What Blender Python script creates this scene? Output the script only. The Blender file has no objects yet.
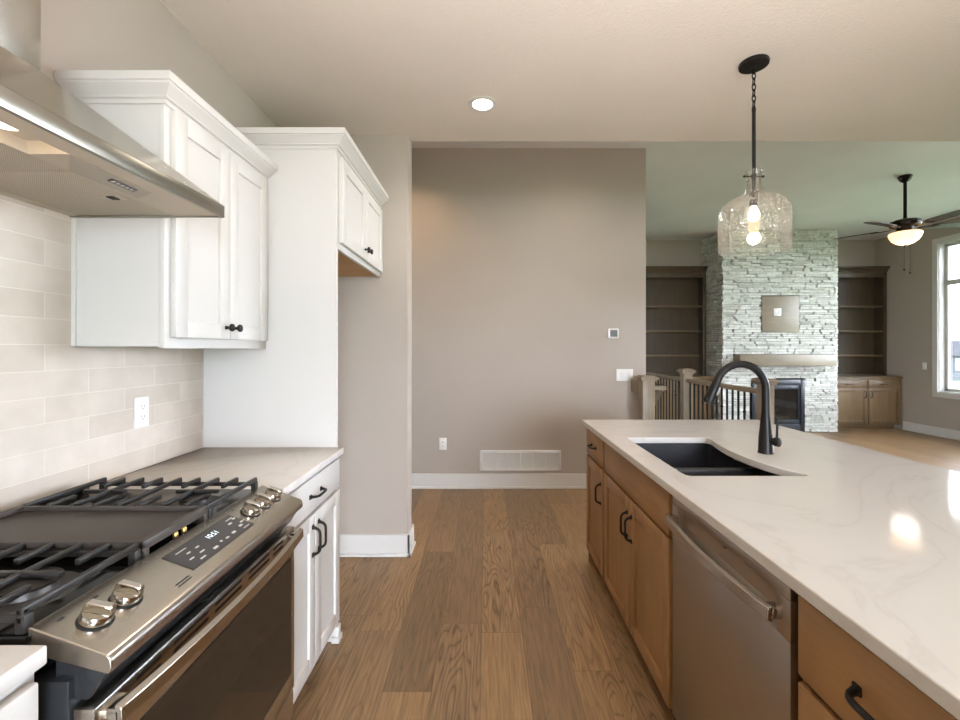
import bpy, bmesh, math, random
from mathutils import Vector, Matrix
from mathutils.geometry import tessellate_polygon
random.seed(7)
R = math.radians
SC = bpy.context.scene
COL = SC.collection

# ------------------------------------------------------------------ camera
cam_d = bpy.data.cameras.new('camera')
cam = bpy.data.objects.new('camera', cam_d); COL.objects.link(cam)
cam.location = (0, 0, 1.375)
cam.rotation_euler = (R(90), 0, 0)
cam_d.sensor_width = 36.0
cam_d.lens = 36.0 * 440 / 960
cam_d.shift_x = -6 / 960
cam_d.shift_y = -11 / 960
cam_d.clip_start = 0.02; cam_d.clip_end = 400
SC.camera = cam

# ------------------------------------------------------------------ world, light, exposure
SC.view_settings.view_transform = 'Standard'
SC.view_settings.look = 'None'
SC.view_settings.gamma = 1.0
SC.view_settings.use_curve_mapping = False
SC.view_settings.exposure = -0.5
SC.cycles.use_denoising = True
SC.cycles.max_bounces = 10
SC.cycles.diffuse_bounces = 6
SC.cycles.sample_clamp_indirect = 6.0

world = bpy.data.worlds.new('sky'); SC.world = world
world.use_nodes = True
wn = world.node_tree.nodes; wl = world.node_tree.links
wn['Background'].inputs['Color'].default_value = (0.84, 0.92, 1.05, 1)
wn['Background'].inputs['Strength'].default_value = 53.0

def area(name, loc, rot, sx, sy, power, col):
    l = bpy.data.lights.new(name, 'AREA'); l.shape = 'RECTANGLE'; l.size = sx; l.size_y = sy
    l.energy = power; l.color = col
    o = bpy.data.objects.new(name, l); COL.objects.link(o); o.location = loc; o.rotation_euler = rot
    return o
def spot(name, loc, power, col, angle=140, blend=.8, size=.06):
    l = bpy.data.lights.new(name, 'SPOT'); l.energy = power; l.color = col
    l.spot_size = R(angle); l.spot_blend = blend; l.shadow_soft_size = size
    o = bpy.data.objects.new(name, l); COL.objects.link(o); o.location = loc
    return o
def point(name, loc, power, col, size=.03):
    l = bpy.data.lights.new(name, 'POINT'); l.energy = power; l.color = col; l.shadow_soft_size = size
    o = bpy.data.objects.new(name, l); COL.objects.link(o); o.location = loc
    return o
WARM = (1.0, 0.90, 0.78)
# unseen fill light added to brighten the ceiling, as a bounced flash would
area('ceiling_fill', (.45, .45, 1.5), (R(180), 0, 0), 2.0, 1.5, 62, (1.0, 0.94, .95))
# kitchen ceiling: the can in view, plus unseen lamps added for light
for i, (x, y, z, p) in enumerate([(-.02, 2.56, 2.775, 40), (-.02, .9, 2.79, 24), (-.02, -.8, 2.79, 8),
                                  (1.3, -1.0, 2.79, 8), (3.3, 1.2, 2.79, 14), (3.3, -1.2, 2.79, 8)]):
    spot('ceiling_can_and_fill', (x, y, z), p, WARM, 150)
spot('hall_can_and_fill', (.75, 3.45, 3.34), 55, (1.0, .86, .70), 150)  # added hall fill; the next one is the hidden warm can
spot('hall_can_and_fill', (-.75, 3.80, 3.34), 62, (1.0, .62, .32), 125)

# ------------------------------------------------------------------ materials
def mat(name, col=(.8, .8, .8), rough=.5, metal=0.0, spec=.5, emit=None, estr=1.0):
    m = bpy.data.materials.new(name); m.use_nodes = True
    b = m.node_tree.nodes['Principled BSDF']
    b.inputs['Base Color'].default_value = (*col, 1)
    b.inputs['Roughness'].default_value = rough
    b.inputs['Metallic'].default_value = metal
    b.inputs['Specular IOR Level'].default_value = spec
    if emit:
        b.inputs['Emission Color'].default_value = (*emit, 1)
        b.inputs['Emission Strength'].default_value = estr
    return m
def nd(m, typ, **kw):
    n = m.node_tree.nodes.new(typ)
    for k, v in kw.items(): setattr(n, k, v)
    return n
def lk(m, a, b): m.node_tree.links.new(a, b)
def B(m): return m.node_tree.nodes['Principled BSDF']
def coords(m, scale=(1, 1, 1), rot=(0, 0, 0), world_space=False):
    mp = nd(m, 'ShaderNodeMapping')
    mp.inputs['Scale'].default_value = scale; mp.inputs['Rotation'].default_value = rot
    if world_space:
        g = nd(m, 'ShaderNodeNewGeometry'); lk(m, g.outputs['Position'], mp.inputs['Vector'])
    else:
        t = nd(m, 'ShaderNodeTexCoord'); lk(m, t.outputs['Object'], mp.inputs['Vector'])
    return mp.outputs['Vector']
def noise(m, vec, scale, detail=3, rough=.5, dist=0):
    n = nd(m, 'ShaderNodeTexNoise'); lk(m, vec, n.inputs['Vector'])
    n.inputs['Scale'].default_value = scale; n.inputs['Detail'].default_value = detail
    n.inputs['Roughness'].default_value = rough; n.inputs['Distortion'].default_value = dist
    return n.outputs['Fac']
def ramp(m, fac, stops):
    r = nd(m, 'ShaderNodeValToRGB'); lk(m, fac, r.inputs['Fac'])
    e = r.color_ramp.elements
    while len(e) < len(stops): e.new(.5)
    for el, (p, c) in zip(e, stops): el.position = p; el.color = (*c, 1)
    return r.outputs['Color']
def bump(m, h, strength=.2, dist=.01):
    b = nd(m, 'ShaderNodeBump'); b.inputs['Strength'].default_value = strength
    b.inputs['Distance'].default_value = dist
    lk(m, h, b.inputs['Height']); lk(m, b.outputs['Normal'], B(m).inputs['Normal'])
def mul(c, k): return tuple(x * k for x in c)
def mth(m, op, a, b=None):
    n = nd(m, 'ShaderNodeMath', operation=op)
    for i, v in enumerate((a, b)):
        if v is None: continue
        if isinstance(v, (int, float)): n.inputs[i].default_value = v
        else: lk(m, v, n.inputs[i])
    return n.outputs[0]
def paint(name, col, rough=.6, bscale=140, bstr=.12, bdist=.002, spec=.3):
    m = mat(name, col, rough, spec=spec); v = coords(m, world_space=True)
    f = noise(m, v, bscale, 3)
    bump(m, f, bstr, bdist)
    f2 = noise(m, v, 1.3, 2)
    lk(m, ramp(m, f2, [(.3, mul(col, .97)), (.7, mul(col, 1.03))]), B(m).inputs['Base Color'])
    return m

WALL = paint('greige_wall_paint', (.45, .395, .34), .65, 120, .25, .003)
CEIL = paint('knockdown_ceiling', (.78, .71, .65), .8, 75, .55, .006, .2)
CEIL2 = paint('living_ceiling', (.88, .86, .87), .8, 75, .3, .004, .2)
TRIM = mat('white_trim', (.72, .70, .67), .35)
CABW = mat('white_cabinet_paint', (.66, .64, .615), .32)
PLAST = mat('white_plastic', (.82, .81, .78), .35)
PLASTG = mat('grey_plastic', (.45, .45, .43), .4)
BLACKM = mat('matte_black_metal', (.009, .008, .007), .42, 0, .22)
BRONZE = mat('dark_bronze', (.02, .014, .011), .35, .8)
IRON = mat('cast_iron', (.022, .020, .019), .42, spec=.4)
bump(IRON, noise(IRON, coords(IRON), 400, 2), .25, .001)
GRID = mat('griddle_iron', (.055, .046, .04), .42, spec=.5)
bump(GRID, noise(GRID, coords(GRID), 500, 2), .25, .001)
ENAM = mat('black_enamel', (.008, .008, .008), .18)
BPLAS = mat('black_plastic', (.018, .02, .023), .22)
SLOT = mat('slot_black', (.004, .004, .004), .7)
BRASS = mat('brass', (.7, .45, .15), .3, 1.0)
CHROME = mat('chrome', (.72, .69, .66), .14, 1.0)
BULB = mat('warm_bulb', (1, .9, .7), .4, emit=(1.0, .74, .42), estr=14)
CANL = mat('can_light_lens', (1, 1, 1), .4, emit=(1.0, .87, .68), estr=9)
HOODL = mat('hood_lamp', (1, 1, 1), .4, emit=(1.0, .85, .62), estr=12)
CLOCK = mat('clock_digits', (.8, .9, 1), .4, emit=(.75, .9, 1.0), estr=1.6)
ICON = mat('panel_icons', (.6, .58, .55), .5)
DISPG = mat('display_glass', (.035, .032, .032), .35)

def steel(name, axis, col=(.58, .54, .49), rough=.27):
    m = mat(name, col, rough, 1.0)
    return m
STEELY = steel('brushed_steel', 1)
STEELZ = steel('brushed_steel_door', 1, (.50, .45, .40), .30)
STEELH = steel('polished_hood_steel', 1, (.52, .50, .46), .13)
STEELD = mat('hood_underside_steel', (.62, .55, .47), .38, .55)
def perforated():
    m = mat('perforated_filter', (.58, .51, .44), .4, .4)
    v = coords(m, (1, 1, 1)); s = nd(m, 'ShaderNodeSeparateXYZ'); lk(m, v, s.inputs[0])
    a = mth(m, 'SINE', mth(m, 'MULTIPLY', mth(m, 'ADD', s.outputs['X'], s.outputs['Y']), 620.0))
    b = mth(m, 'SINE', mth(m, 'MULTIPLY', mth(m, 'SUBTRACT', s.outputs['X'], s.outputs['Y']), 620.0))
    lk(m, ramp(m, mth(m, 'MULTIPLY', a, b), [(.25, (.62, .55, .47)), (.5, (.22, .18, .15))]), B(m).inputs['Base Color'])
    return m
PERF = perforated()
def dark_glass(name, col, rough=.06):
    return mat(name, col, rough, 0.0, .45)
OVENG = dark_glass('oven_window_glass', (.022, .016, .012), .05)
FIREG = dark_glass('firebox_glass', (.012, .016, .024), .12)

def wood(name, c1, c2, axis=2, rough=.42, scale=1.0):
    """grain runs along the given axis"""
    m = mat(name, c1, rough)
    sc = [26 * scale] * 3; sc[axis] = 2.0 * scale
    v = coords(m, tuple(sc), world_space=True)
    f = noise(m, v, 1.0, 5, .6, .6)
    v2 = coords(m, (3, 3, 3), world_space=True); f2 = noise(m, v2, 1.0, 3)
    c = ramp(m, f, [(.28, c2), (.72, c1)])
    mx = nd(m, 'ShaderNodeMix', data_type='RGBA', blend_type='MULTIPLY'); mx.inputs[0].default_value = 1
    lk(m, c, mx.inputs[6]); lk(m, ramp(m, f2, [(.3, (.82,) * 3), (.7, (1.08,) * 3)]), mx.inputs[7])
    lk(m, mx.outputs[2], B(m).inputs['Base Color'])
    bump(m, f, .05, .001)
    return m
ISLW = wood('stained_maple', (.345, .182, .070), (.27, .134, .048), 2)
ISLH = wood('stained_maple_drawer', (.345, .182, .070), (.27, .134, .048), 1)
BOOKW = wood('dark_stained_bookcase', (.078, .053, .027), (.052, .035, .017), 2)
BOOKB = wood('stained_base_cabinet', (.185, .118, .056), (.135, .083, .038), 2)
RAILW = wood('greyed_oak_rail', (.29, .235, .165), (.20, .155, .105), 2)
MANTW = wood('mantel_oak', (.27, .22, .15), (.20, .16, .105), 0)
BLADW = wood('fan_blade_walnut', (.05, .032, .02), (.035, .02, .013), 0)
RAWW = wood('raw_birch_underside', (.66, .40, .16), (.58, .33, .12), 1)

def quartz():
    m = mat('veined_quartz', (.68, .65, .62), .07)
    v = coords(m, (1, 1, 1), (0, 0, .5), True)
    n1 = noise(m, v, 1.4, 5, .55, 1.2)
    d = mth(m, 'ABSOLUTE', mth(m, 'SUBTRACT', n1, .5))
    c = ramp(m, d, [(.0, (.63, .595, .57)), (.012, (.665, .635, .61)), (.05, (.68, .65, .625))])
    lk(m, c, B(m).inputs['Base Color'])
    return m
QUARTZ = quartz()

def tiles():
    m = mat('glazed_subway_tile', (.6, .55, .48), .16)
    g = nd(m, 'ShaderNodeNewGeometry'); s = nd(m, 'ShaderNodeSeparateXYZ'); lk(m, g.outputs['Position'], s.inputs[0])
    cb = nd(m, 'ShaderNodeCombineXYZ')
    lk(m, mth(m, 'SUBTRACT', s.outputs['Y'], 1.322 - .293 * 4), cb.inputs['X'])
    lk(m, mth(m, 'SUBTRACT', s.outputs['Z'], .914 - .079 * 8), cb.inputs['Y'])
    br = nd(m, 'ShaderNodeTexBrick'); lk(m, cb.outputs[0], br.inputs['Vector'])
    br.offset = .5; br.inputs['Scale'].default_value = 1
    br.inputs['Brick Width'].default_value = .293; br.inputs['Row Height'].default_value = .079
    br.inputs['Mortar Size'].default_value = .0013; br.inputs['Mortar Smooth'].default_value = .1
    br.inputs['Color1'].default_value = (.58, .51, .44, 1); br.inputs['Color2'].default_value = (.67, .60, .53, 1)
    br.inputs['Mortar'].default_value = (.68, .62, .55, 1)
    n = noise(m, g.outputs['Position'], 9, 3)
    mx = nd(m, 'ShaderNodeMix', data_type='RGBA', blend_type='MULTIPLY'); mx.inputs[0].default_value = 1
    lk(m, br.outputs['Color'], mx.inputs[6]); lk(m, ramp(m, n, [(.3, (.92, .92, .91)), (.7, (1.05, 1.05, 1.05))]), mx.inputs[7])
    lk(m, mx.outputs[2], B(m).inputs['Base Color'])
    h = mth(m, 'ADD', mth(m, 'MULTIPLY', br.outputs['Fac'], -1.0), mth(m, 'MULTIPLY', noise(m, g.outputs['Position'], 14, 2), .9))
    bump(m, h, .35, .004)
    lk(m, ramp(m, br.outputs['Fac'], [(0, (.14,) * 3), (1, (.7,) * 3)]), B(m).inputs['Roughness'])
    return m
TILE = tiles()

def planks():
    m = mat('oak_plank_floor', (.25, .16, .09), .30)
    g = nd(m, 'ShaderNodeNewGeometry'); s = nd(m, 'ShaderNodeSeparateXYZ'); lk(m, g.outputs['Position'], s.inputs[0])
    W, L = .197, 1.22
    xr = mth(m, 'DIVIDE', mth(m, 'ADD', s.outputs['X'], .022), W)
    row = mth(m, 'FLOOR', xr)
    wn1 = nd(m, 'ShaderNodeTexWhiteNoise', noise_dimensions='1D'); lk(m, row, wn1.inputs['W'])
    yr = mth(m, 'ADD', mth(m, 'DIVIDE', s.outputs['Y'], L), mth(m, 'MULTIPLY', wn1.outputs['Value'], 7.3))
    colm = mth(m, 'FLOOR', yr)
    cb = nd(m, 'ShaderNodeCombineXYZ'); lk(m, row, cb.inputs[0]); lk(m, colm, cb.inputs[1])
    wn2 = nd(m, 'ShaderNodeTexWhiteNoise', noise_dimensions='3D'); lk(m, cb.outputs[0], wn2.inputs['Vector'])
    rnd = wn2.outputs['Value']
    # per-plank grain
    off = nd(m, 'ShaderNodeCombineXYZ')
    lk(m, mth(m, 'ADD', s.outputs['X'], mth(m, 'MULTIPLY', rnd, 37.0)), off.inputs[0])
    lk(m, mth(m, 'MULTIPLY', s.outputs['Y'], .12), off.inputs[1])
    lk(m, mth(m, 'MULTIPLY', rnd, 13.0), off.inputs[2])
    n1 = noise(m, off.outputs[0], 6.5, 2, .5, .35)
    ring = mth(m, 'ABSOLUTE', mth(m, 'SUBTRACT', mth(m, 'FRACT', mth(m, 'MULTIPLY', n1, 22.0)), .5))
    off2 = nd(m, 'ShaderNodeCombineXYZ')
    lk(m, mth(m, 'MULTIPLY', off.inputs[0].links[0].from_socket, 1.0), off2.inputs[0])
    lk(m, mth(m, 'MULTIPLY', s.outputs['Y'], .05), off2.inputs[1])
    n2 = noise(m, off2.outputs[0], 90, 4, .6)
    base = ramp(m, rnd, [(0, (.205, .127, .066)), (.35, (.275, .170, .086)), (.7, (.34, .205, .098)), (1, (.225, .150, .088))])
    fine = ramp(m, n2, [(.25, (.58,) * 3), (.75, (1.28,) * 3)])
    rg = ramp(m, ring, [(.0, (.42, .39, .35)), (.13, (.86, .85, .84)), (.5, (1.05, 1.05, 1.05))])
    rgm = nd(m, 'ShaderNodeMix', data_type='RGBA'); rgm.inputs[6].default_value = (1, 1, 1, 1); lk(m, rg, rgm.inputs[7])
    msk = noise(m, off.outputs[0], 2.2, 2)
    lk(m, ramp(m, msk, [(.45, (.08,) * 3), (.66, (.95,) * 3)]), rgm.inputs[0])
    a = nd(m, 'ShaderNodeMix', data_type='RGBA', blend_type='MULTIPLY'); a.inputs[0].default_value = 1
    lk(m, base, a.inputs[6]); lk(m, fine, a.inputs[7])
    b = nd(m, 'ShaderNodeMix', data_type='RGBA', blend_type='MULTIPLY'); b.inputs[0].default_value = 1
    lk(m, a.outputs[2], b.inputs[6]); lk(m, rgm.outputs[2], b.inputs[7])
    # seams
    fx = mth(m, 'FRACT', xr); fy = mth(m, 'FRACT', yr)
    ex = mth(m, 'MULTIPLY', mth(m, 'MINIMUM', fx, mth(m, 'SUBTRACT', 1.0, fx)), W)
    ey = mth(m, 'MULTIPLY', mth(m, 'MINIMUM', fy, mth(m, 'SUBTRACT', 1.0, fy)), L)
    e = mth(m, 'MINIMUM', ex, ey)
    seam = mth(m, 'LESS_THAN', e, .0011)
    c = nd(m, 'ShaderNodeMix', data_type='RGBA'); lk(m, seam, c.inputs[0])
    lk(m, b.outputs[2], c.inputs[6]); c.inputs[7].default_value = (.13, .08, .042, 1)
    lk(m, c.outputs[2], B(m).inputs['Base Color'])
    bump(m, mth(m, 'ADD', mth(m, 'MULTIPLY', seam, -1.0), mth(m, 'MULTIPLY', n2, .3)), .2, .002)
    return m
FLOOR = planks()

def stone():
    m = mat('whitewashed_ledgestone', (.6, .6, .55), .85, spec=.2)
    g = nd(m, 'ShaderNodeNewGeometry')
    c = ramp(m, g.outputs['Random Per Island'], [(0, (.50, .50, .44)), (.4, (.68, .67, .61)), (1, (.80, .79, .73))])
    n = noise(m, g.outputs['Position'], 22, 4)
    mx = nd(m, 'ShaderNodeMix', data_type='RGBA', blend_type='MULTIPLY'); mx.inputs[0].default_value = 1
    lk(m, c, mx.inputs[6]); lk(m, ramp(m, n, [(.3, (.78, .78, .77)), (.65, (1.05, 1.05, 1.05))]), mx.inputs[7])
    lk(m, mx.outputs[2], B(m).inputs['Base Color'])
    bump(m, noise(m, g.outputs['Position'], 45, 4), .6, .01)
    return m
STONE = stone()
MORTAR = mat('stone_backing_mortar', (.05, .048, .042), .9, spec=.1)

SINKM = mat('black_granite_composite', (.012, .012, .016), .42)
_f = noise(SINKM, coords(SINKM), 900, 1)
lk(SINKM, ramp(SINKM, _f, [(.55, (.014, .014, .019)), (.68, (.05, .05, .06))]), B(SINKM).inputs['Base Color'])

def pane(name, gl=.08, tint=(1, 1, 1), rough=.02, seeds=False):
    m = bpy.data.materials.new(name); m.use_nodes = True
    nt = m.node_tree; nt.nodes.remove(nt.nodes['Principled BSDF'])
    out = nt.nodes['Material Output']
    tr = nt.nodes.new('ShaderNodeBsdfTransparent'); tr.inputs['Color'].default_value = (*tint, 1)
    g = nt.nodes.new('ShaderNodeBsdfGlossy'); g.inputs['Roughness'].default_value = rough
    fr = nt.nodes.new('ShaderNodeLayerWeight'); fr.inputs['Blend'].default_value = .3 if seeds else .35
    mx = nt.nodes.new('ShaderNodeMixShader')
    mr = nt.nodes.new('ShaderNodeMapRange'); mr.inputs['To Min'].default_value = gl; mr.inputs['To Max'].default_value = .5 if seeds else .75
    nt.links.new(fr.outputs['Fresnel'], mr.inputs['Value'])
    fac = mr.outputs[0]
    if seeds:
        tc = nt.nodes.new('ShaderNodeTexCoord'); vo = nt.nodes.new('ShaderNodeTexVoronoi'); vo.inputs['Scale'].default_value = 85
        nt.links.new(tc.outputs['Object'], vo.inputs['Vector'])
        bp = nt.nodes.new('ShaderNodeBump'); bp.inputs['Strength'].default_value = .8; bp.inputs['Distance'].default_value = .004
        rp = nt.nodes.new('ShaderNodeMapRange'); rp.inputs['From Max'].default_value = .17
        nt.links.new(vo.outputs['Distance'], rp.inputs['Value']); nt.links.new(rp.outputs[0], bp.inputs['Height'])
        nt.links.new(bp.outputs['Normal'], g.inputs['Normal']); nt.links.new(bp.outputs['Normal'], fr.inputs['Normal'])
    nt.links.new(fac, mx.inputs['Fac']); nt.links.new(tr.outputs[0], mx.inputs[1]); nt.links.new(g.outputs[0], mx.inputs[2])
    last = mx.outputs[0]
    if seeds:
        df = nt.nodes.new('ShaderNodeBsdfTranslucent'); df.inputs['Color'].default_value = (1, .97, .92, 1)
        d2 = nt.nodes.new('ShaderNodeBsdfDiffuse'); ad = nt.nodes.new('ShaderNodeMixShader')
        nt.links.new(df.outputs[0], ad.inputs[1]); nt.links.new(d2.outputs[0], ad.inputs[2])
        v2 = nt.nodes.new('ShaderNodeTexVoronoi'); v2.inputs['Scale'].default_value = 95
        nt.links.new(tc.outputs['Object'], v2.inputs['Vector'])
        r2 = nt.nodes.new('ShaderNodeMapRange'); r2.inputs['From Min'].default_value = .14; r2.inputs['From Max'].default_value = .24
        r2.inputs['To Min'].default_value = .7; r2.inputs['To Max'].default_value = .012
        nt.links.new(v2.outputs['Distance'], r2.inputs['Value'])
        m3 = nt.nodes.new('ShaderNodeMixShader'); nt.links.new(r2.outputs[0], m3.inputs['Fac'])
        nt.links.new(last, m3.inputs[1]); nt.links.new(ad.outputs[0], m3.inputs[2]); last = m3.outputs[0]
    nt.links.new(last, out.inputs['Surface'])
    return m
WGLASS = pane('window_glass', .04)
SEEDED = pane('seeded_glass', .03, (.99, .98, .96), .05, True)
BOWLG = mat('amber_bowl_glass', (.9, .75, .55), .4, emit=(1.0, .66, .34), estr=2.4)
GRASS = paint('lawn_grass', (.12, .165, .10), .9, 2, .3, .05, .1)
SIDING = mat('grey_lap_siding', (.065, .07, .08), .7)
ROOFM = mat('asphalt_shingles', (.035, .035, .038), .9, spec=.1)

# ------------------------------------------------------------------ mesh builder
class MB:
    def __init__(s): s.v = []; s.f = []
    def add(s, vs, fs):
        n = len(s.v); s.v += [tuple(v) for v in vs]; s.f += [tuple(i + n for i in f) for f in fs]; return s
    def box(s, x0, x1, y0, y1, z0, z1, bev=0, M=None):
        x0, x1 = sorted((x0, x1)); y0, y1 = sorted((y0, y1)); z0, z1 = sorted((z0, z1))
        vs = [(x, y, z) for x in (x0, x1) for y in (y0, y1) for z in (z0, z1)]
        fs = [(0, 1, 3, 2), (4, 6, 7, 5), (0, 4, 5, 1), (2, 3, 7, 6), (0, 2, 6, 4), (1, 5, 7, 3)]
        if bev > 0:
            bm = bmesh.new()
            bv = [bm.verts.new(v) for v in vs]
            for f in fs: bm.faces.new([bv[i] for i in f])
            bmesh.ops.bevel(bm, geom=bm.edges[:], offset=min(bev, .49 * min(x1 - x0, y1 - y0, z1 - z0)), segments=2, profile=.5, affect='EDGES')
            bm.verts.index_update()
            vs = [v.co[:] for v in bm.verts]; fs = [[v.index for v in f.verts] for f in bm.faces]; bm.free()
        if M is not None: vs = [(M @ Vector(v))[:] for v in vs]
        return s.add(vs, fs)
    def prism(s, poly, axis, a, b, M=None):
        """extrude a 2-D polygon along axis; poly coords are the two other axes in order"""
        def P(u, v, w):
            return {0: (w, u, v), 1: (u, w, v), 2: (u, v, w)}[axis]
        n = len(poly)
        vs = [P(u, v, a) for u, v in poly] + [P(u, v, b) for u, v in poly]
        fs = [tuple(range(n))[::-1], tuple(range(n, 2 * n))] + [(i, (i + 1) % n, n + (i + 1) % n, n + i) for i in range(n)]
        if M is not None: vs = [(M @ Vector(v))[:] for v in vs]
        return s.add(vs, fs)
    def slab(s, outer, holes, z0, z1):
        loops = [outer] + holes
        tr = tessellate_polygon([[Vector((x, y, 0)) for x, y in l] for l in loops])
        flat = [p for l in loops for p in l]; n = len(flat)
        vs = [(x, y, z1) for x, y in flat] + [(x, y, z0) for x, y in flat]
        fs = [tuple(t) for t in tr] + [tuple(i + n for i in reversed(t)) for t in tr]
        k = 0
        for l in loops:
            m = len(l)
            for i in range(m):
                a, b = k + i, k + (i + 1) % m
                fs.append((a, b, b + n, a + n))
            k += m
        return s.add(vs, fs)
    def tube(s, pts, r, seg=12, cap=True, closed=False):
        pts = [Vector(p) for p in pts]; n = len(pts)
        rs = r if isinstance(r, (list, tuple)) else [r] * n
        rings = []; up = None
        for i, p in enumerate(pts):
            if closed: t = (pts[(i + 1) % n] - pts[i - 1]).normalized()
            else: t = (pts[min(i + 1, n - 1)] - pts[max(i - 1, 0)]).normalized()
            if up is None:
                up = Vector((0, 0, 1)) if abs(t.z) < .9 else Vector((1, 0, 0))
            x = (up - t * up.dot(t)).normalized(); y = t.cross(x); up = x
            rings.append([(p + (x * math.cos(a) + y * math.sin(a)) * rs[i])[:] for a in [2 * math.pi * k / seg for k in range(seg)]])
        vs = [v for rg in rings for v in rg]; fs = []
        for i in range(n if closed else n - 1):
            j = (i + 1) % n
            for k in range(seg):
                l = (k + 1) % seg
                fs.append((i * seg + k, i * seg + l, j * seg + l, j * seg + k))
        if cap and not closed:
            fs.append(tuple(range(seg))[::-1]); fs.append(tuple((n - 1) * seg + k for k in range(seg)))
        return s.add(vs, fs)
    def lathe(s, prof, c, seg=32, axis=2, M=None, close=True):
        """prof list of (r, h)"""
        vs = []; fs = []; n = len(prof)
        for r, h in prof:
            for k in range(seg):
                a = 2 * math.pi * k / seg; u, v = r * math.cos(a), r * math.sin(a)
                p = {2: (u, v, h), 0: (h, u, v), 1: (u, h, v)}[axis]
                if M is not None: p = (M @ Vector(p))[:]
                vs.append((p[0] + c[0], p[1] + c[1], p[2] + c[2]))
        for i in range(n - 1):
            for k in range(seg):
                l = (k + 1) % seg
                fs.append((i * seg + k, i * seg + l, (i + 1) * seg + l, (i + 1) * seg + k))
        if close:
            if prof[0][0] > 1e-6: fs.append(tuple(range(seg))[::-1])
            if prof[-1][0] > 1e-6: fs.append(tuple((n - 1) * seg + k for k in range(seg)))
        return s.add(vs, fs)
    def ball(s, c, r, seg=16, sz=1.0):
        return s.lathe([(r * math.sin(math.pi * i / 8) + 1e-5, -r * sz * math.cos(math.pi * i / 8)) for i in range(9)], c, seg)
    def build(s, name, m, parent=None, smooth=True, bevel=0):
        org = origin_of(parent) if parent else s.origin() if getattr(s, 'own_origin', True) else (0, 0, 0)
        me = bpy.data.meshes.new(name)
        me.from_pydata([(x - org[0], y - org[1], z - org[2]) for x, y, z in s.v], [], s.f)
        bm = bmesh.new(); bm.from_mesh(me)
        bmesh.ops.recalc_face_normals(bm, faces=bm.faces[:]); bm.to_mesh(me); bm.free()
        me.materials.append(m)
        if smooth:
            for p in me.polygons: p.use_smooth = True
            me.set_sharp_from_angle(angle=R(38))
        o = bpy.data.objects.new(name, me); COL.objects.link(o)
        if parent: o.parent = parent
        else: o.location = org
        o['_o'] = list(org)
        if bevel:
            md = o.modifiers.new('bevel', 'BEVEL'); md.width = bevel; md.segments = 2; md.limit_method = 'ANGLE'; md.angle_limit = R(40)
        return o
    def origin(s):
        xs, ys, zs = zip(*s.v)
        return ((min(xs) + max(xs)) / 2, (min(ys) + max(ys)) / 2, min(zs))
def origin_of(o): return tuple(o['_o'])
def thing(name, loc, label, cat, group=None):
    o = bpy.data.objects.new(name, None); COL.objects.link(o); o.location = loc; o['_o'] = list(loc)
    o.empty_display_size = .1
    o['label'] = label; o['category'] = cat
    if group: o['group'] = group
    return o
def tag(o, label, cat, group=None):
    o['label'] = label; o['category'] = cat
    if group: o['group'] = group
    return o
def struct(name, mb, m):
    o = mb.build(name, m, None, smooth=False); o['kind'] = 'structure'; return o
def move(o, pts): pass

# face mapping: builds on a vertical plane with an outward direction
def fbox(mb, face, u0, u1, z0, z1, d0, d1, bev=0):
    """face=('x',plane,sign) -> u is y ; face=('y',plane,sign) -> u is x. d = distance outward"""
    ax, pl, sg = face
    a, b = pl + sg * d0, pl + sg * d1
    if ax == 'x': mb.box(a, b, u0, u1, z0, z1, bev)
    else: mb.box(u0, u1, a, b, z0, z1, bev)
def fpt(face, u, z, d):
    ax, pl, sg = face
    return (pl + sg * d, u, z) if ax == 'x' else (u, pl + sg * d, z)
def shaker(face, u0, u1, z0, z1, m, parent, rail=.058, t=.02, name='door', rec=.009):
    mb = MB(); b = .002
    fbox(mb, face, u0, u0 + rail, z0, z1, 0, t, b); fbox(mb, face, u1 - rail, u1, z0, z1, 0, t, b)
    fbox(mb, face, u0 + rail - .001, u1 - rail + .001, z0, z0 + rail, 0, t - .0003, b)
    fbox(mb, face, u0 + rail - .001, u1 - rail + .001, z1 - rail, z1, 0, t - .0003, b)
    fbox(mb, face, u0 + rail - .003, u1 - rail + .003, z0 + rail - .003, z1 - rail + .003, 0, t - rec)
    return mb.build(name, m, parent)
def slabfront(face, u0, u1, z0, z1, m, parent, t=.02, name='drawer', bev=.004):
    mb = MB(); fbox(mb, face, u0, u1, z0, z1, 0, t, bev)
    return mb.build(name, m, parent)
def pull(face, u, z, d, vertical, parent, L=.11, r=.0052, out=.03, m=None):
    mb = MB(); pts = []
    n = 14
    for i in range(n + 1):
        a = i / n; s = (a - .5) * L * 1.0
        h = out * (1 - abs(2 * a - 1) ** 7)
        pts.append(fpt(face, u + (0 if vertical else s), z + (s if vertical else 0), d + h))
    mb.tube(pts, [r * (1.35 if i in (0, n) else 1.0) for i in range(n + 1)], 10)
    for sgn in (-1, 1):
        s = sgn * L / 2
        p = .009
        fbox(mb, face, u + (0 if vertical else s) - p, u + (0 if vertical else s) + p, z + (s if vertical else 0) - p, z + (s if vertical else 0) + p, d - .001, d + .004, .002)
    return mb.build('pull_handle', m or BLACKM, parent)
def knob(face, u, z, d, parent):
    mb = MB(); ax, pl, sg = face
    prof = [(.008, 0), (.006, .004), (.005, .014), (.013, .018), (.0155, .023), (.014, .028), (.006, .031)]
    if ax == 'x': mb.lathe([(r, sg * h) for r, h in prof], fpt(face, u, z, d), 20, 0)
    else: mb.lathe([(r, sg * h) for r, h in prof], fpt(face, u, z, d), 20, 1)
    return mb.build('knob', BLACKM, parent)
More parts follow.
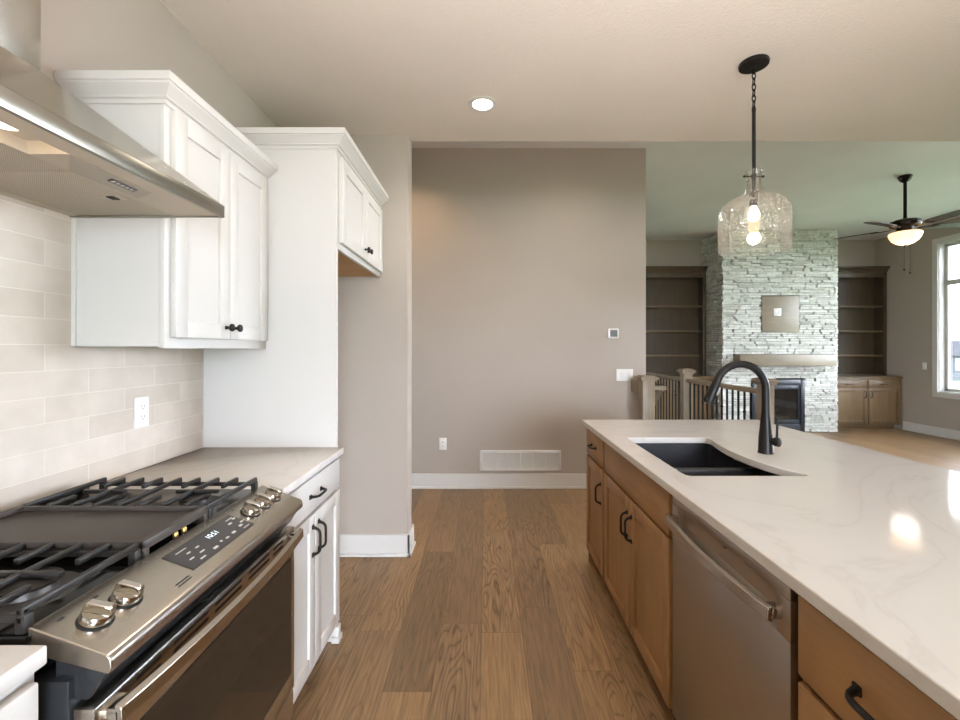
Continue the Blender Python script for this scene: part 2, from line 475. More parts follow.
def crown_run(path, z0, prof, m, name, parent):
    """path: list of (x,y,nx,ny) corner points with mitred outward direction; prof: list of (out, up)"""
    mb = MB(); n = len(prof); vs = []
    for (x, y, nx, ny) in path:
        for o, u in prof: vs.append((x + nx * o, y + ny * o, z0 + u))
    fs = []
    for i in range(len(path) - 1):
        for k in range(n):
            l = (k + 1) % n
            fs.append((i * n + k, i * n + l, (i + 1) * n + l, (i + 1) * n + k))
    fs.append(tuple(range(n))); fs.append(tuple((len(path) - 1) * n + k for k in range(n)))
    mb.add(vs, fs)
    return mb.build(name, m, parent)
CROWN = [(0, -.012), (.006, -.012), (.007, .002), (.016, .004), (.017, .009), (.030, .020), (.047, .032), (.048, .036), (.054, .038), (.054, .064), (0, .064)]

H1, H2 = 2.80, 3.36     # kitchen and living ceilings
XL, XR = -1.335, 7.12
# ================================================================== STRUCTURE
fl = MB()
SX0, SX1, SY0, SY1 = 1.60, 2.05, 4.42, 7.2      # stairwell
fl.box(-2.4, SX0, -3.4, 8.05, -.25, 0).box(SX1, XR + .02, -3.4, 8.05, -.25, 0)
fl.box(SX0, SX1, -3.4, SY0, -.25, 0).box(SX0, SX1, SY1, 8.05, -.25, 0)
struct('floor', fl, FLOOR)
sh = MB(); sh.box(SX0 - .1, SX0, SY0 - .1, SY1 + .1, -2.7, -.25).box(SX1, SX1 + .1, SY0 - .1, SY1 + .1, -2.7, -.25)
sh.box(SX0, SX1, SY0 - .1, SY0, -2.7, -.25).box(SX0, SX1, SY1, SY1 + .1, -2.7, -.25).box(SX0, SX1, SY0, SY1, -2.75, -2.7)
struct('wall_stairwell', sh, WALL)
cl = MB(); cl.box(-2.4, XR + .15, -3.5, 3.02, H1, H1 + .12); struct('ceiling', cl, CEIL)
c2 = MB(); c2.box(-2.4, XR + .15, 2.90, 8.2, H2, H2 + .12); struct('ceiling_living', c2, CEIL2)
c3 = MB(); c3.box(-2.4, XR, 2.90, 3.02, H1 + .12, H2); struct('trim_1', c3, WALL)
w = MB(); w.box(XL - .12, XL, -3.4, 2.93, 0, H1); struct('wall_left', w, WALL)
w = MB(); w.box(-2.4, -.522, 2.93, 3.02, 0, H1).box(-2.4, -.522, 3.02, 3.088, 0, H2); struct('wall_wing', w, WALL)
w = MB(); w.box(-2.4, 1.58, 4.35, 4.47, 0, H2); w.box(1.46, 1.58, 4.47, 8.05, 0, H2); struct('wall_hall', w, WALL)
w = MB(); w.box(-2.52, -2.4, 2.93, 4.47, 0, H2); struct('wall_hall_left', w, WALL)
w = MB(); w.box(1.46, XR + .15, 8.05, 8.2, 0, H2); struct('wall_far', w, WALL)
# right wall with windows
WIN = [(4.95, 6.92, .70, 3.03), (2.75, 4.75, .70, 3.04)]
w = MB(); T0, T1 = XR, XR + .15
ys = sorted(WIN); y = -3.5
for (a, b, z0, z1) in ys:
    w.box(T0, T1, y, a, 0, H2 if y > 2.9 else H2); w.box(T0, T1, a, b, 0, z0); w.box(T0, T1, a, b, z1, H2); y = b
w.box(T0, T1, y, 8.05, 0, H2); struct('wall_right', w, WALL)
w = MB(); w.box(XL - .12, .6, -3.5, -3.4, 0, H2).box(2.75, XR, -3.5, -3.4, 0, H2).box(.6, 2.75, -3.5, -3.4, 2.4, H2)  # unseen rear wall, its opening sized to let in frontal sky light
struct('wall_back', w, WALL)
def window(n, a, b, z0, z1, transom):
    mb = MB(); cw = .085; t = .02
    f = ('x', XR, -1)
    fbox(mb, f, b, b + cw, z0 - cw, z1 + cw, 0, t, .003); fbox(mb, f, a - cw, a, z0 - cw, z1 + cw, 0, t, .003)
    fbox(mb, f, a, b, z1, z1 + cw, 0, t, .003); fbox(mb, f, a, b, z0 - cw, z0, 0, t, .003)
    # jamb lining
    mb.box(XR, XR + .15, b - .012, b, z0, z1).box(XR, XR + .15, a, a + .012, z0, z1)
    mb.box(XR, XR + .15, a, b, z0, z0 + .012).box(XR, XR + .15, a, b, z1 - .012, z1)
    o = struct('window_%d' % n, mb, TRIM)
    fr = MB(); s = .05; m0, m1 = XR + .08, XR + .12
    mid = (a + b) / 2
    fr.box(m0, m1, a + .012, a + .012 + s, z0 + .012, z1 - .012, .004).box(m0, m1, b - .012 - s, b - .012, z0 + .012, z1 - .012, .004)
    fr.box(m0, m1, mid - s, mid + s, z0 + .012, z1 - .012, .004)
    fr.box(m0, m1, a, b, z0 + .012, z0 + .012 + s, .004).box(m0, m1, a, b, z1 - .012 - s, z1 - .012, .004)
    if transom: fr.box(m0 - .005, m1 + .005, a, b, transom - .04, transom + .04, .004)
    g = MB(); g.box(XR + .098, XR + .102, a + .05, b - .05, z0 + .05, z1 - .05)
    fr.build('window_frame', TRIM, o); g.build('glass_pane', WGLASS, o)
window(1, 4.95, 6.92, .70, 3.03, 2.41)
window(2, 2.75, 4.75, .70, 3.04, 2.41)
# baseboards
BH = .145
def bb(name, x0, x1, y0, y1, nx, ny):
    mb = MB(); t = .016
    mb.box(x0, x1, y0, y1, 0, BH, .003)
    # shoe moulding
    mb.box(x0 + min(nx, 0) * .011, x1 + max(nx, 0) * .011, y0 + min(ny, 0) * .011, y1 + max(ny, 0) * .011, 0, .02, .004)
    return struct(name, mb, TRIM)
bb('baseboard_hall', -2.4, 1.58, 4.334, 4.35, 0, -1)
mb = MB(); mb.box(XL, -.506, 2.914, 2.93, 0, BH, .003).box(-.522, -.506, 2.914, 3.10, 0, BH, .003)
mb.box(XL, -.495, 2.903, 2.93, 0, .02, .004).box(-.522, -.495, 2.903, 3.11, 0, .02, .004)
struct('baseboard_wing', mb, TRIM)
bb('baseboard_right', XR - .016, XR, -3.4, 7.50, -1, 0)

# tiled backsplash on the left wall
w = MB(); w.box(XL + .001, XL + .009, -.4, 2.065, .915, 1.384).box(XL + .001, XL + .009, -.4, 1.415, 1.384, 1.86)
o = w.build('tile_backsplash', TILE, None, smooth=False); tag(o, 'glossy cream subway tile backsplash between left countertop and range hood', 'backsplash')

# ================================================================== LEFT RUN
# --- upper cabinet
UY0, UY1, UZ0, UZ1 = 1.412, 2.062, 1.383, 2.172
t = thing('wall_cabinet', (XL, (UY0 + UY1) / 2, UZ0), 'white upper wall cabinet with two shaker doors beside the range hood', 'cabinet')
mb = MB(); mb.box(XL + .001, -1.048, UY0, UY1, UZ0, UZ1 + .03)
fbox(mb, ('y', UY0, -1), XL + .001, XL + .022, UZ0, UZ1, 0, .006)
mb.build('body', CABW, t, bevel=.0015)
mb = MB(); mb.box(-1.050, -1.030, UY0 - .002, UY1, UZ0 - .006, UZ1 + .02, .002); mb.build('face_frame', CABW, t)
mid = (UY0 + .022 + UY1 - .022) / 2
UF = ('x', -1.0295, 1)
d1 = shaker(UF, UY0 + .022, mid - .0015, UZ0 + .03, UZ1 - .018, CABW, t); d2 = shaker(UF, mid + .0015, UY1 - .022, UZ0 + .03, UZ1 - .018, CABW, t)
knob(UF, mid - .028, UZ0 + .075, .02, d1); knob(UF, mid + .028, UZ0 + .075, .02, d2)
crown_run([(XL + .002, UY0, 0, -1), (-1.03, UY0, 1, -1), (-1.03, UY1, 1, 0)], UZ1, CROWN, CABW, 'crown_moulding', t)
# --- fridge surround cabinet
FY0, FY1, FZ0, FZ1 = 2.078, 2.925, 1.85, 2.325
t = thing('refrigerator_surround_cabinet', (XL, 2.49, 0), 'tall white cabinet with side panel and open refrigerator recess below two small doors', 'cabinet')
mb = MB(); mb.box(XL + .001, -.702, 2.066, 2.086, 0, FZ1 + .03); mb.build('side_panel', CABW, t)
mb = MB(); mb.box(XL + .001, -.722, 2.087, FY1, FZ0 + .012, FZ1 + .03); mb.build('upper_box', CABW, t)
mb = MB(); mb.box(XL + .02, -.722, 2.088, FY1 - .005, FZ0 + .006, FZ0 + .0115); mb.build('underside_panel', RAWW, t)
mb = MB(); mb.box(-.7215, -.702, 2.087, FY1, FZ0, FZ0 + .035, .002).box(-.7215, -.702, 2.087, FY1, FZ1 - .03, FZ1 + .03, .002).box(-.7215, -.702, 2.087, 2.105, FZ0, FZ1).box(-.7215, -.702, FY1 - .022, FY1, FZ0, FZ1)
mb.build('face_frame', CABW, t)
FF = ('x', -.7015, 1); mid = (FY0 + FY1) / 2 + .005
d1 = shaker(FF, FY0 + .018, mid - .0015, FZ0 + .03, FZ1 - .035, CABW, t); d2 = shaker(FF, mid + .0015, FY1 - .018, FZ0 + .03, FZ1 - .035, CABW, t)
knob(FF, mid - .03, FZ0 + .085, .02, d1); knob(FF, mid + .03, FZ0 + .085, .02, d2)
crown_run([(XL + .002, 2.066, 0, -1), (-.70, 2.066, 1, -1), (-.70, FY1, 1, 0)], FZ1, CROWN, CABW, 'crown_moulding', t)
mb = MB(); mb.box(-.722, -.684, 2.05, 2.10, 0, .028, .004).box(-.716, -.69, 2.056, 2.094, .028, .075, .004); mb.build('plinth_foot', CABW, t)

def base_left(y0, y1, label, two, ndoor=2):
    t = thing('base_cabinet', ((XL - .70) / 2, (y0 + y1) / 2, 0), label, 'cabinet', None)
    mb = MB(); mb.box(XL + .002, -.722, y0, y1, .10, .883).box(XL + .002, -.78, y0, y1, 0, .10); mb.build('body', CABW, t)
    mb = MB(); mb.box(-.7215, -.702, y0, y1, .10, .883, .001); mb.build('face_frame', CABW, t)
    F = ('x', -.7015, 1); a, b = y0 + .012, y1 - .012; m = (a + b) / 2
    dr = slabfront(F, a, b, .735, .868, CABW, t)
    pull(F, (a + b) / 2 + .0, .80, .02, False, dr)
    d1 = shaker(F, a, m - .0015, .115, .722, CABW, t); d2 = shaker(F, m + .0015, b, .115, .722, CABW, t)
    pull(F, m - .030, .62, .02, True, d1); pull(F, m + .030, .62, .02, True, d2)
    return t
base_left(1.456, 2.064, 'white base cabinet with drawer and two doors between range and refrigerator recess', True)
base_left(.02, .684, 'white base cabinet at the lower left corner, nearest side of the range', True)
mb = MB(); mb.box(XL + .010, -.668, 1.452, 2.065, .884, .914, .003)
tag(mb.build('countertop', QUARTZ), 'white quartz countertop section right of the range under the outlet', 'countertop')
mb = MB(); mb.box(XL + .010, -.684, -.2, .687, .884, .914, .003)
tag(mb.build('countertop', QUARTZ), 'white quartz countertop corner at the lower left, near side of the range', 'countertop')

# --- outlets and switches
def plate(face, u, z, w, h, label, cat, name, kind, group=None):
    t = thing(name, fpt(face, u, z, 0), label, cat, group)
    mb = MB(); fbox(mb, face, u - w / 2, u + w / 2, z - h / 2, z + h / 2, 0, .006, .002); mb.build('cover_plate', PLAST, t)
    if kind == 'duplex':
        for s in (-1, 1):
            mb = MB(); zz = z + s * .0195
            fbox(mb, face, u - .017, u + .017, zz - .0145, zz + .0145, .0055, .0085, .0015)
            r = mb.build('receptacle', PLAST, t)
            k = MB()
            for q in (-.006, .006): fbox(k, face, u + q - .001, u + q + .001, zz - .001, zz + .007, .0085, .0088)
            fbox(k, face, u - .002, u + .002, zz - .009, zz - .005, .0085, .0088); k.build('slots', SLOT, r)
    else:
        n = kind
        for i in range(n):
            uu = u + (i - (n - 1) / 2) * .046
            mb = MB(); fbox(mb, face, uu - .0165, uu + .0165, z - .034, z + .034, .0055, .009, .002); mb.build('rocker', PLAST, t)
    return t
plate(('x', XL + .009, 1), 1.69, 1.133, .07, .115, 'white duplex outlet on the cream subway tile backsplash', 'outlet', 'wall_outlet', 'duplex')
HF = ('y', 4.35, -1)
plate(HF, -.425, .438, .072, .118, 'white duplex outlet low on the greige hall wall left of the vent', 'outlet', 'wall_outlet', 'duplex')
plate(HF, 1.371, 1.118, .165, .118, 'white three-gang rocker switch plate below the thermostat', 'light switch', 'light_switch', 3)
plate(('x', XR, -1), 7.14, 1.10, .072, .118, 'single white switch on the living room wall left of the window', 'light switch', 'light_switch', 1)
t = thing('thermostat', (1.257, 4.35, 1.528), 'small square thermostat with dark screen on the greige hall wall', 'thermostat')
mb = MB(); fbox(mb, HF, 1.206, 1.308, 1.479, 1.577, 0, .022, .004); mb.build('housing', PLAST, t)
mb = MB(); fbox(mb, HF, 1.222, 1.292, 1.495, 1.561, .0215, .0235); mb.build('screen', mat('lcd', (.10, .12, .11), .2), t)
t = thing('return_air_vent', (.34, 4.35, .275), 'white louvered return air vent above the hall baseboard', 'vent')
VX0, VX1, VZ0, VZ1 = -.062, .741, .174, .376
mb = MB()
fbox(mb, HF, VX0, VX1, VZ0, VZ0 + .025, 0, .012, .002); fbox(mb, HF, VX0, VX1, VZ1 - .025, VZ1, 0, .012, .002)
fbox(mb, HF, VX0, VX0 + .025, VZ0, VZ1, 0, .012, .002); fbox(mb, HF, VX1 - .025, VX1, VZ0, VZ1, 0, .012, .002)
mb.build('frame', PLAST, t)
for i in range(1, 6):
    mb = MB(); x = VX0 + .025 + (VX1 - VX0 - .05) * i / 6; fbox(mb, HF, x - .005, x + .005, VZ0 + .02, VZ1 - .02, 0, .011); mb.build('divider', PLAST, t)
mb = MB(); fbox(mb, HF, VX0 + .02, VX1 - .02, VZ0 + .02, VZ1 - .02, 0, .001); mb.build('duct_back', PLASTG, t)
mb = MB()
for i in range(14):
    z = VZ0 + .03 + i * (VZ1 - VZ0 - .06) / 13
    M = Matrix.Translation((0, 4.344, z)) @ Matrix.Rotation(R(35), 4, 'X')
    mb.box(VX0 + .022, VX1 - .022, -.005, .005, -.0007, .0007, 0, M)
mb.build('louvers', PLAST, t)

# ================================================================== RANGE HOOD
HY0, HY1, HX = .655, 1.411, -.838
HZ0, HZ1 = 1.795, 1.832
t = thing('range_hood', (XL, 1.04, HZ0), 'stainless steel pyramid chimney range hood over the gas range', 'range hood')
mb = MB()
mb.box(HX - .012, HX, HY0, HY1, HZ0, HZ1, .001).box(XL + .010, HX - .012, HY1 - .012, HY1, HZ0, HZ1, .001).box(XL + .010, HX - .012, HY0, HY0 + .012, HZ0, HZ1, .001)
mb.build('rim_band', steel('hood_band_steel', 1, (.34, .325, .285), .30), t)
CX, CY0, CY1, CZ = -1.153, .925, 1.14, 2.095
mb = MB()
bp = [(XL + .010, HY0), (HX, HY0), (HX, HY1), (XL + .010, HY1)]; tp = [(XL + .010, CY0), (CX, CY0), (CX, CY1), (XL + .010, CY1)]
mb.add([(x, y, HZ1) for x, y in bp] + [(x, y, CZ) for x, y in tp],
       [(0, 1, 5, 4), (1, 2, 6, 5), (2, 3, 7, 6), (3, 0, 4, 7), (4, 5, 6, 7), (3, 2, 1, 0)])
mb.build('canopy', STEELH, t)
mb = MB(); mb.box(XL + .002, CX, CY0, CY1, CZ - .001, H1 - .002, .001); mb.build('chimney', STEELY, t)
mb = MB()
mb.box(XL + .01, -1.30, HY0 + .012, HY1 - .012, HZ0 + .003, HZ0 + .008)
mb.box(-.995, HX - .012, HY0 + .012, .80, HZ0 + .003, HZ0 + .008)
mb.box(-.995, HX - .012, .955, HY1 - .012, HZ0 + .003, HZ0 + .008)
mb.box(-.905, HX - .012, .80, .955, HZ0 + .003, HZ0 + .008)
mb.build('underside_panel', STEELD, t)
mb = MB(); zt = HZ0 + .03
mb.box(-.995, -.905, .798, .80, HZ0 + .003, zt).box(-.995, -.993, .80, .955, HZ0 + .003, zt).box(-.995, -.905, .798, .955, zt, zt + .003)
mb.add([(-.905, .80, HZ0 + .005), (-.93, .80, zt), (-.93, .955, zt), (-.905, .955, HZ0 + .005)], [(0, 1, 2, 3)])
mb.add([(-.905, .955, HZ0 + .003), (-.995, .955, HZ0 + .003), (-.995, .95, zt), (-.905, .95, zt)], [(0, 1, 2, 3)])
mb.build('lamp_pocket', STEELD, t)
mb = MB()
mb.prism([(-.905, .957), (-.905, 1.19), (-.974, 1.23), (-.985, 1.04)], 2, HZ0 + .0005, HZ0 + .003)
cs = mb.build('control_strip', mat('strip_steel', (.50, .44, .38), .3, .7), t)
mb = MB(); mb.prism([(-.922, 1.085), (-.922, 1.165), (-.945, 1.177), (-.945, 1.097)], 2, HZ0 - .0005, HZ0 + .0005); kp = mb.build('button_panel', ENAM, cs)
for i in range(5):
    y = 1.100 + i * .014; mb = MB(); mb.box(-.938, -.930, y, y + .006, HZ0 - .0009, HZ0 - .0005); mb.build('button', ICON, cs)
mb = MB(); mb.lathe([(.024, HZ0 + .026), (.024, HZ0 + .0298)], (-.96, .875, 0), 24); mb.build('lamp', HOODL, t)
spot('hood_lamp_light', (-.96, .875, HZ0 + .022), 5.0, (1.0, .74, .50), 165)
for (a, b) in ((HY0 + .014, 1.048), (1.051, HY1 - .014)):
    mb = MB(); mb.box(-1.30, -.998, a, b, HZ0 + .004, HZ0 + .012, .001); f = mb.build('filter', PERF, t)
    mb = MB(); yy = b - .17; mb.box(-1.065, -1.015, yy - .02, yy + .02, HZ0 + .002, HZ0 + .005, .001); l = mb.build('latch', STEELD, t)
    mb = MB(); mb.box(-1.05, -1.03, yy - .012, yy + .012, HZ0 - .001, HZ0 + .002, .0005); mb.build('latch_tab', SLOT, l)

# ================================================================== GAS RANGE
RY0, RY1 = .702, 1.446
t = thing('gas_range', (-1.0, 1.074, 0), 'stainless steel slide-in gas range with griddle and black grates', 'range')
mb = MB(); mb.box(XL + .012, -.668, RY0 + .002, RY1 - .002, .06, .842, .002)
mb.box(XL + .012, -.735, RY0 + .002, RY1 - .002, .842, .900, .002)
for y in (RY0 + .05, RY1 - .05):
    for x in (-1.25, -.75): mb.lathe([(.018, 0), (.018, .06)], (x, y, 0), 12)
mb.build('body', BPLAS, t)
mb = MB(); mb.box(XL + .012, -.735, RY0, RY1, .901, .915, .003)
mb.box(XL + .012, XL + .035, RY0, RY1, .915, .932, .004); mb.build('cooktop', ENAM, t)
# control panel
PB = (-.734, .925); PF = (-.612, .882)
prof = [(-.738, .926), (-.734, .9265), PF, (-.6055, .8775), (-.603, .870), (-.6035, .856), (-.609, .8505), (-.70, .874), (-.738, .885)]
mb = MB(); mb.prism(prof, 1, RY0 + .006, RY1 + .003); cp = mb.build('control_panel', STEELY, t, bevel=.002)
mb = MB(); mb.prism([(-.70, .8725), (-.616, .850), (-.641, .808), (-.647, .804), (-.70, .804)], 1, RY0 + .012, RY1 - .002); mb.build('panel_housing', BPLAS, t, bevel=.003)
sl = Vector((PF[0] - PB[0], 0, PF[1] - PB[1])); nrm = Vector((-sl.z, 0, sl.x)).normalized()
def onp(s, y, h=0):
    p = Vector((PB[0], y, PB[1])) + sl * s + nrm * (h + .0012)
    return p
def panel_quad(mb, s0, s1, y0, y1, h, th=.0015):
    c = [onp(s0, y0, h), onp(s1, y0, h), onp(s1, y1, h), onp(s0, y1, h)]
    lo = [p - nrm * th for p in c]
    mb.add([p[:] for p in c + lo], [(0, 1, 2, 3), (7, 6, 5, 4), (0, 4, 5, 1), (1, 5, 6, 2), (2, 6, 7, 3), (3, 7, 4, 0)])
mb = MB(); panel_quad(mb, .20, .78, .962, 1.212, .0012, .003); dp = mb.build('display_panel', DISPG, cp)
# marks
for (s, y, w, h) in [(.30, .985, .034, .02), (.42, 1.00, .012, .03), (.42, 1.03, .012, .03), (.56, .985, .014, .03), (.56, 1.02, .016, .03), (.68, 1.0, .018, .03), (.66, 1.05, .016, .05),
                     (.62, 1.085, .007, .04), (.64, 1.105, .012, .04), (.62, 1.135, .014, .05), (.30, 1.175, .028, .02), (.40, 1.165, .014, .04), (.34, 1.195, .012, .04), (.58, 1.175, .014, .05), (.52, 1.195, .012, .04), (.70, 1.175, .026, .02)]:
    mb = MB(); panel_quad(mb, s, s + h, y, y + w, .0020, .0004)
    mb.build('key_mark', ICON, dp)
def text_mb(s, size):
    cu = bpy.data.curves.new('txt', 'FONT'); cu.body = s; cu.size = size; cu.align_x = 'CENTER'; cu.align_y = 'CENTER'
    o = bpy.data.objects.new('txt', cu); COL.objects.link(o)
    dg = bpy.context.evaluated_depsgraph_get(); me = bpy.data.meshes.new_from_object(o.evaluated_get(dg))
    vs = [v.co.copy() for v in me.vertices]; fs = [tuple(p.vertices) for p in me.polygons]
    bpy.data.objects.remove(o); bpy.data.curves.remove(cu); bpy.data.meshes.remove(me)
    return vs, fs
vs, fs = text_mb('10:51', .020)
mb = MB(); sn = sl.normalized()
mb.add([(onp(.40, 1.10, .0022) + Vector((0, 1, 0)) * v.x - sn * v.y)[:] for v in vs], fs)
mb.build('clock_digits', CLOCK, dp)
for y0 in (.735, .80, 1.238, 1.305, 1.365):
    mb = MB(); panel_quad(mb, .12, .16, y0, y0 + .012, .0002, .0004); mb.build('printed_mark', DISPG, cp)
for i in range(2):
    mb = MB(); panel_quad(mb, .80 + i * .05, .82 + i * .05, .90, .94, .0002, .0004); mb.build('printed_mark', DISPG, cp)
# knobs
Rm = Matrix(((sn.x, 0, nrm.x), (sn.y, 1, nrm.y), (sn.z, 0, nrm.z))).to_4x4()
for i, (y, ang) in enumerate([(.762, 12), (.826, 8), (1.262, 6), (1.327, 4), (1.390, 2)]):
    c = onp(.47, y, -.001)
    mb = MB(); M = Rm @ Matrix.Rotation(R(ang), 4, 'Z')
    mb.lathe([(.0235, 0), (.0245, .002), (.0245, .013), (.0225, .017), (.006, .0175)], c[:], 32, 2, M)
    k = mb.build('knob', CHROME, cp)
    mb = MB(); T = Matrix.Translation(c) @ M
    poly = [(-.0225, .0165), (.0225, .0165), (.0225, .026), (.019, .0325), (-.019, .0325), (-.0225, .026)]
    mb.prism(poly, 1, -.0075, .0075, T); mb.build('grip', CHROME, k, bevel=.002)
    mb = MB(); mb.lathe([(.027, -.001), (.027, .0015)], c[:], 32, 2, M); mb.build('knob_base_ring', SLOT, k)
# oven door
DX = -.628
mb = MB()
mb.box(-.664, DX, RY0 + .004, RY1 - .004, .27, .33, .003).box(-.664, DX, RY0 + .004, RY0 + .034, .33, .70, .002).box(-.664, DX, RY1 - .028, RY1 - .004, .33, .70, .002)
mb.box(-.664, DX, RY0 + .004, RY1 - .004,   .70, .796, .004)
od = mb.build('oven_door', STEELY, t)
mb = MB(); mb.box(-.655, DX + .001, RY0 + .034, RY1 - .028, .33, .70); mb.build('oven_window', OVENG, od)
mb = MB()
for (a, b) in ((.79, .85), (.885, .995), (1.02, 1.13), (1.165, 1.275), (1.30, 1.36)):
    for z in (.782, .766): mb.box(DX - .004, DX + .0008, a, b, z - .0035, z + .0035)
mb.build('vent_slots', SLOT, od)
mb = MB(); n = 20; sec = []
for i in range(n + 1):
    a = i / n; y = RY0 + .015 + a * (RY1 - RY0 - .03); bow = 1 - (2 * a - 1) ** 2
    x1 = -.594 + .022 * bow
    sec.append([(x1 - .012, y, .795), (x1, y, .790), (x1 + .001, y, .765), (x1 - .010, y, .760)])
vs = [p for s_ in sec for p in s_]; fs = []
for i in range(n):
    for k in range(4): l = (k + 1) % 4; fs.append((i * 4 + k, i * 4 + l, i * 4 + 4 + l, i * 4 + 4 + k))
fs += [(0, 1, 2, 3), (n * 4 + 3, n * 4 + 2, n * 4 + 1, n * 4)]
mb.add(vs, fs)
for y in (RY0 + .015, RY1 - .055): mb.box(DX - .002, -.597, y, y + .04, .764, .787, .004)
mb.build('door_handle', steel('handle_steel', 1, (.66, .63, .58), .2), od, bevel=.0015)
mb = MB(); mb.box(-.664, DX - .002, RY0 + .004, RY1 - .004, .075, .262, .004); mb.build('storage_drawer', STEELY, t)
# burners
for (x, y, r) in ((-.865, .828, .05), (-1.115, .828, .04), (-.865, 1.305, .042), (-1.115, 1.305, .046)):
    mb = MB(); mb.lathe([(r + .03, .915), (r + .028, .918), (r * .9, .919), (r * .85, .932), (r, .934)], (x, y, 0), 32); b_ = mb.build('burner', mat('burner_alloy', (.10, .095, .09), .45, .6) if 'burner_alloy' not in bpy.data.materials else bpy.data.materials['burner_alloy'], t)
    mb = MB(); mb.lathe([(r, .934), (r + .002, .939), (r - .004, .943), (.01, .944)], (x, y, 0), 32); mb.build('burner_cap', IRON, b_)
for y in (1.07, 1.10):  # small brass cylinders at the griddle front
    mb = MB(); mb.lathe([(.006, .915), (.006, .928), (.003, .932)], (-.755, y, 0), 12); mb.build('brass_stud', BRASS, t)
GZ = .958
def grate(y0, y1):
    mb = MB(); bw = .0055
    def bar(x, a, b, ends=True):
        mb.box(x - bw, x + bw, a, b, GZ - .013, GZ, .003)
    xs = [-.750 - .0612 * i for i in range(9)]
    ym = (y0 + y1) / 2
    for i, x in enumerate(xs):
        if i % 2 == 0: bar(x, y0, y1)
        else: bar(x, y0, ym - .045); bar(x, ym + .045, y1)
        for (e0, e1) in ((y0, y0 + .012), (y1 - .012, y1)): mb.box(x - bw, x + bw, e0, e1, .932, GZ - .002, .002)
    for a in (y0 + .004, y1 - .014): mb.box(xs[-1], xs[0], a, a + .010, .932, .944, .002)
    mb.box(xs[0] - .17, xs[0] - .045, ym - bw, ym + bw, GZ - .012, GZ - .0005, .002)
    mb.box(xs[-1] + .045, xs[-1] + .17, ym - bw, ym + bw, GZ - .012, GZ - .0005, .002)
    for x in (xs[0], xs[-1]):
        for y in (y0, y1 - .018): mb.box(x - .008, x + .008, y, y + .018, .915, .945, .003)
    return mb.build('grate', IRON, t)
grate(RY0 + .004, .948); grate(1.182, RY1 - .012)
mb = MB()
mb.box(-1.245, -.742, .953, 1.177, .936, .944, .003)
for (a, b, c, d) in ((-1.245, -.742, .953, .961), (-1.245, -.742, 1.169, 1.177), (-.758, -.742, .953, 1.177), (-1.245, -1.230, .953, 1.177)):
    mb.box(a, b, c, d, .938, .957, .003)
for x in (-1.23, -.75):
    for y in (.957, 1.160): mb.box(x - .008, x + .008, y, y + .014, .915, .94, .002)
mb.build('griddle', GRID, t)

# ================================================================== ISLAND
IX, IXB = .667, 1.42
IF = ('x', IX - .0005, -1)
def hole():
    pts = []
    def arc(cx, cy, r, a0, a1, n=5):
        for i in range(n + 1):
            a = R(a0 + (a1 - a0) * i / n); pts.append((cx + r * math.cos(a), cy + r * math.sin(a)))
    arc(.752, 1.623, .022, 180, 270); pts.append((1.165, 1.601))
    for p in [(1.174, 1.604), (1.176, 1.614), (1.164, 1.645), (1.14, 1.70), (1.120, 1.77), (1.108, 1.85), (1.106, 1.93), (1.110, 2.02), (1.122, 2.11), (1.138, 2.19), (1.150, 2.24), (1.152, 2.27), (1.142, 2.285), (1.12, 2.29)]: pts.append(p)
    arc(.752, 2.268, .022, 90, 180)
    return pts
HOLE = hole()
mb = MB(); mb.slab([(.623, -.25), (1.77, -.25), (1.77, 2.873), (.623, 2.873)], [HOLE], .884, .914)
o = mb.build('island_countertop', QUARTZ, None, bevel=.003); tag(o, 'large white veined quartz island countertop with undermount sink cutout', 'countertop')
def icab(y0, y1, label, kind, group=None):
    t = thing('island_cabinet', ((IX + IXB) / 2, (y0 + y1) / 2, 0), label, 'cabinet', group)
    mb = MB(); g = .0006
    if kind == 'sink':   # open box so that the sink hangs inside
        mb.box(IX + .02, IXB, y0 + g, y0 + .018, .09, .883).box(IX + .02, IXB, y1 - .018, y1 - g, .09, .883).box(IXB - .015, IXB, y0 + .018, y1 - .018, .09, .883).box(IX + .02, IXB - .015, y0 + .018, y1 - .018, .09, .108)
    else: mb.box(IX + .0195, IXB, y0 + g, y1 - g, .09, .883)
    mb.box(IX + .075, IXB - .02, y0 + g, y1 - g, 0, .0895); mb.build('body', ISLW, t)
    mb = MB(); mb.box(IX, IX + .019, y0 + g, y0 + .02, .09, .883).box(IX, IX + .019, y1 - .02, y1 - g, .09, .883)
    mb.box(IX, IX + .019, y0 + .02, y1 - .02, .09, .112).box(IX, IX + .019, y0 + .02, y1 - .02, .697, .714).box(IX, IX + .019, y0 + .02, y1 - .02, .868, .883)
    mb.build('face_frame', ISLW, t)
    a, b = y0 + .012, y1 - .012; m = (a + b) / 2
    if kind == 'single':
        d = slabfront(IF, a, b, .712, .866, ISLH, t); pull(IF, m, .79, .02, False, d, .10)
        d = shaker(IF, a, b, .100, .699, ISLW, t); pull(IF, a + .045, .56, .02, True, d)
    elif kind == 'sink':
        slabfront(IF, a, b, .712, .866, ISLH, t, name='false_drawer_front')
        d = shaker(IF, a, m - .0015, .100, .699, ISLW, t); pull(IF, m - .03, .575, .02, True, d)
        d = shaker(IF, m + .0015, b, .100, .699, ISLW, t); pull(IF, m + .03, .575, .02, True, d)
    else:
        for (z0, z1) in ((.700, .866), (.400, .686), (.100, .386)):
            d = slabfront(IF, a, b, z0, z1, ISLH, t); pull(IF, m, (z0 + z1) / 2 + .0, .02, False, d, .135, .0062, .034)
    return t
icab(2.420, 2.845, 'narrow stained maple island cabinet with single drawer at far end', 'single')
icab(1.546, 2.419, 'stained maple island sink cabinet with two doors beside dishwasher', 'sink')
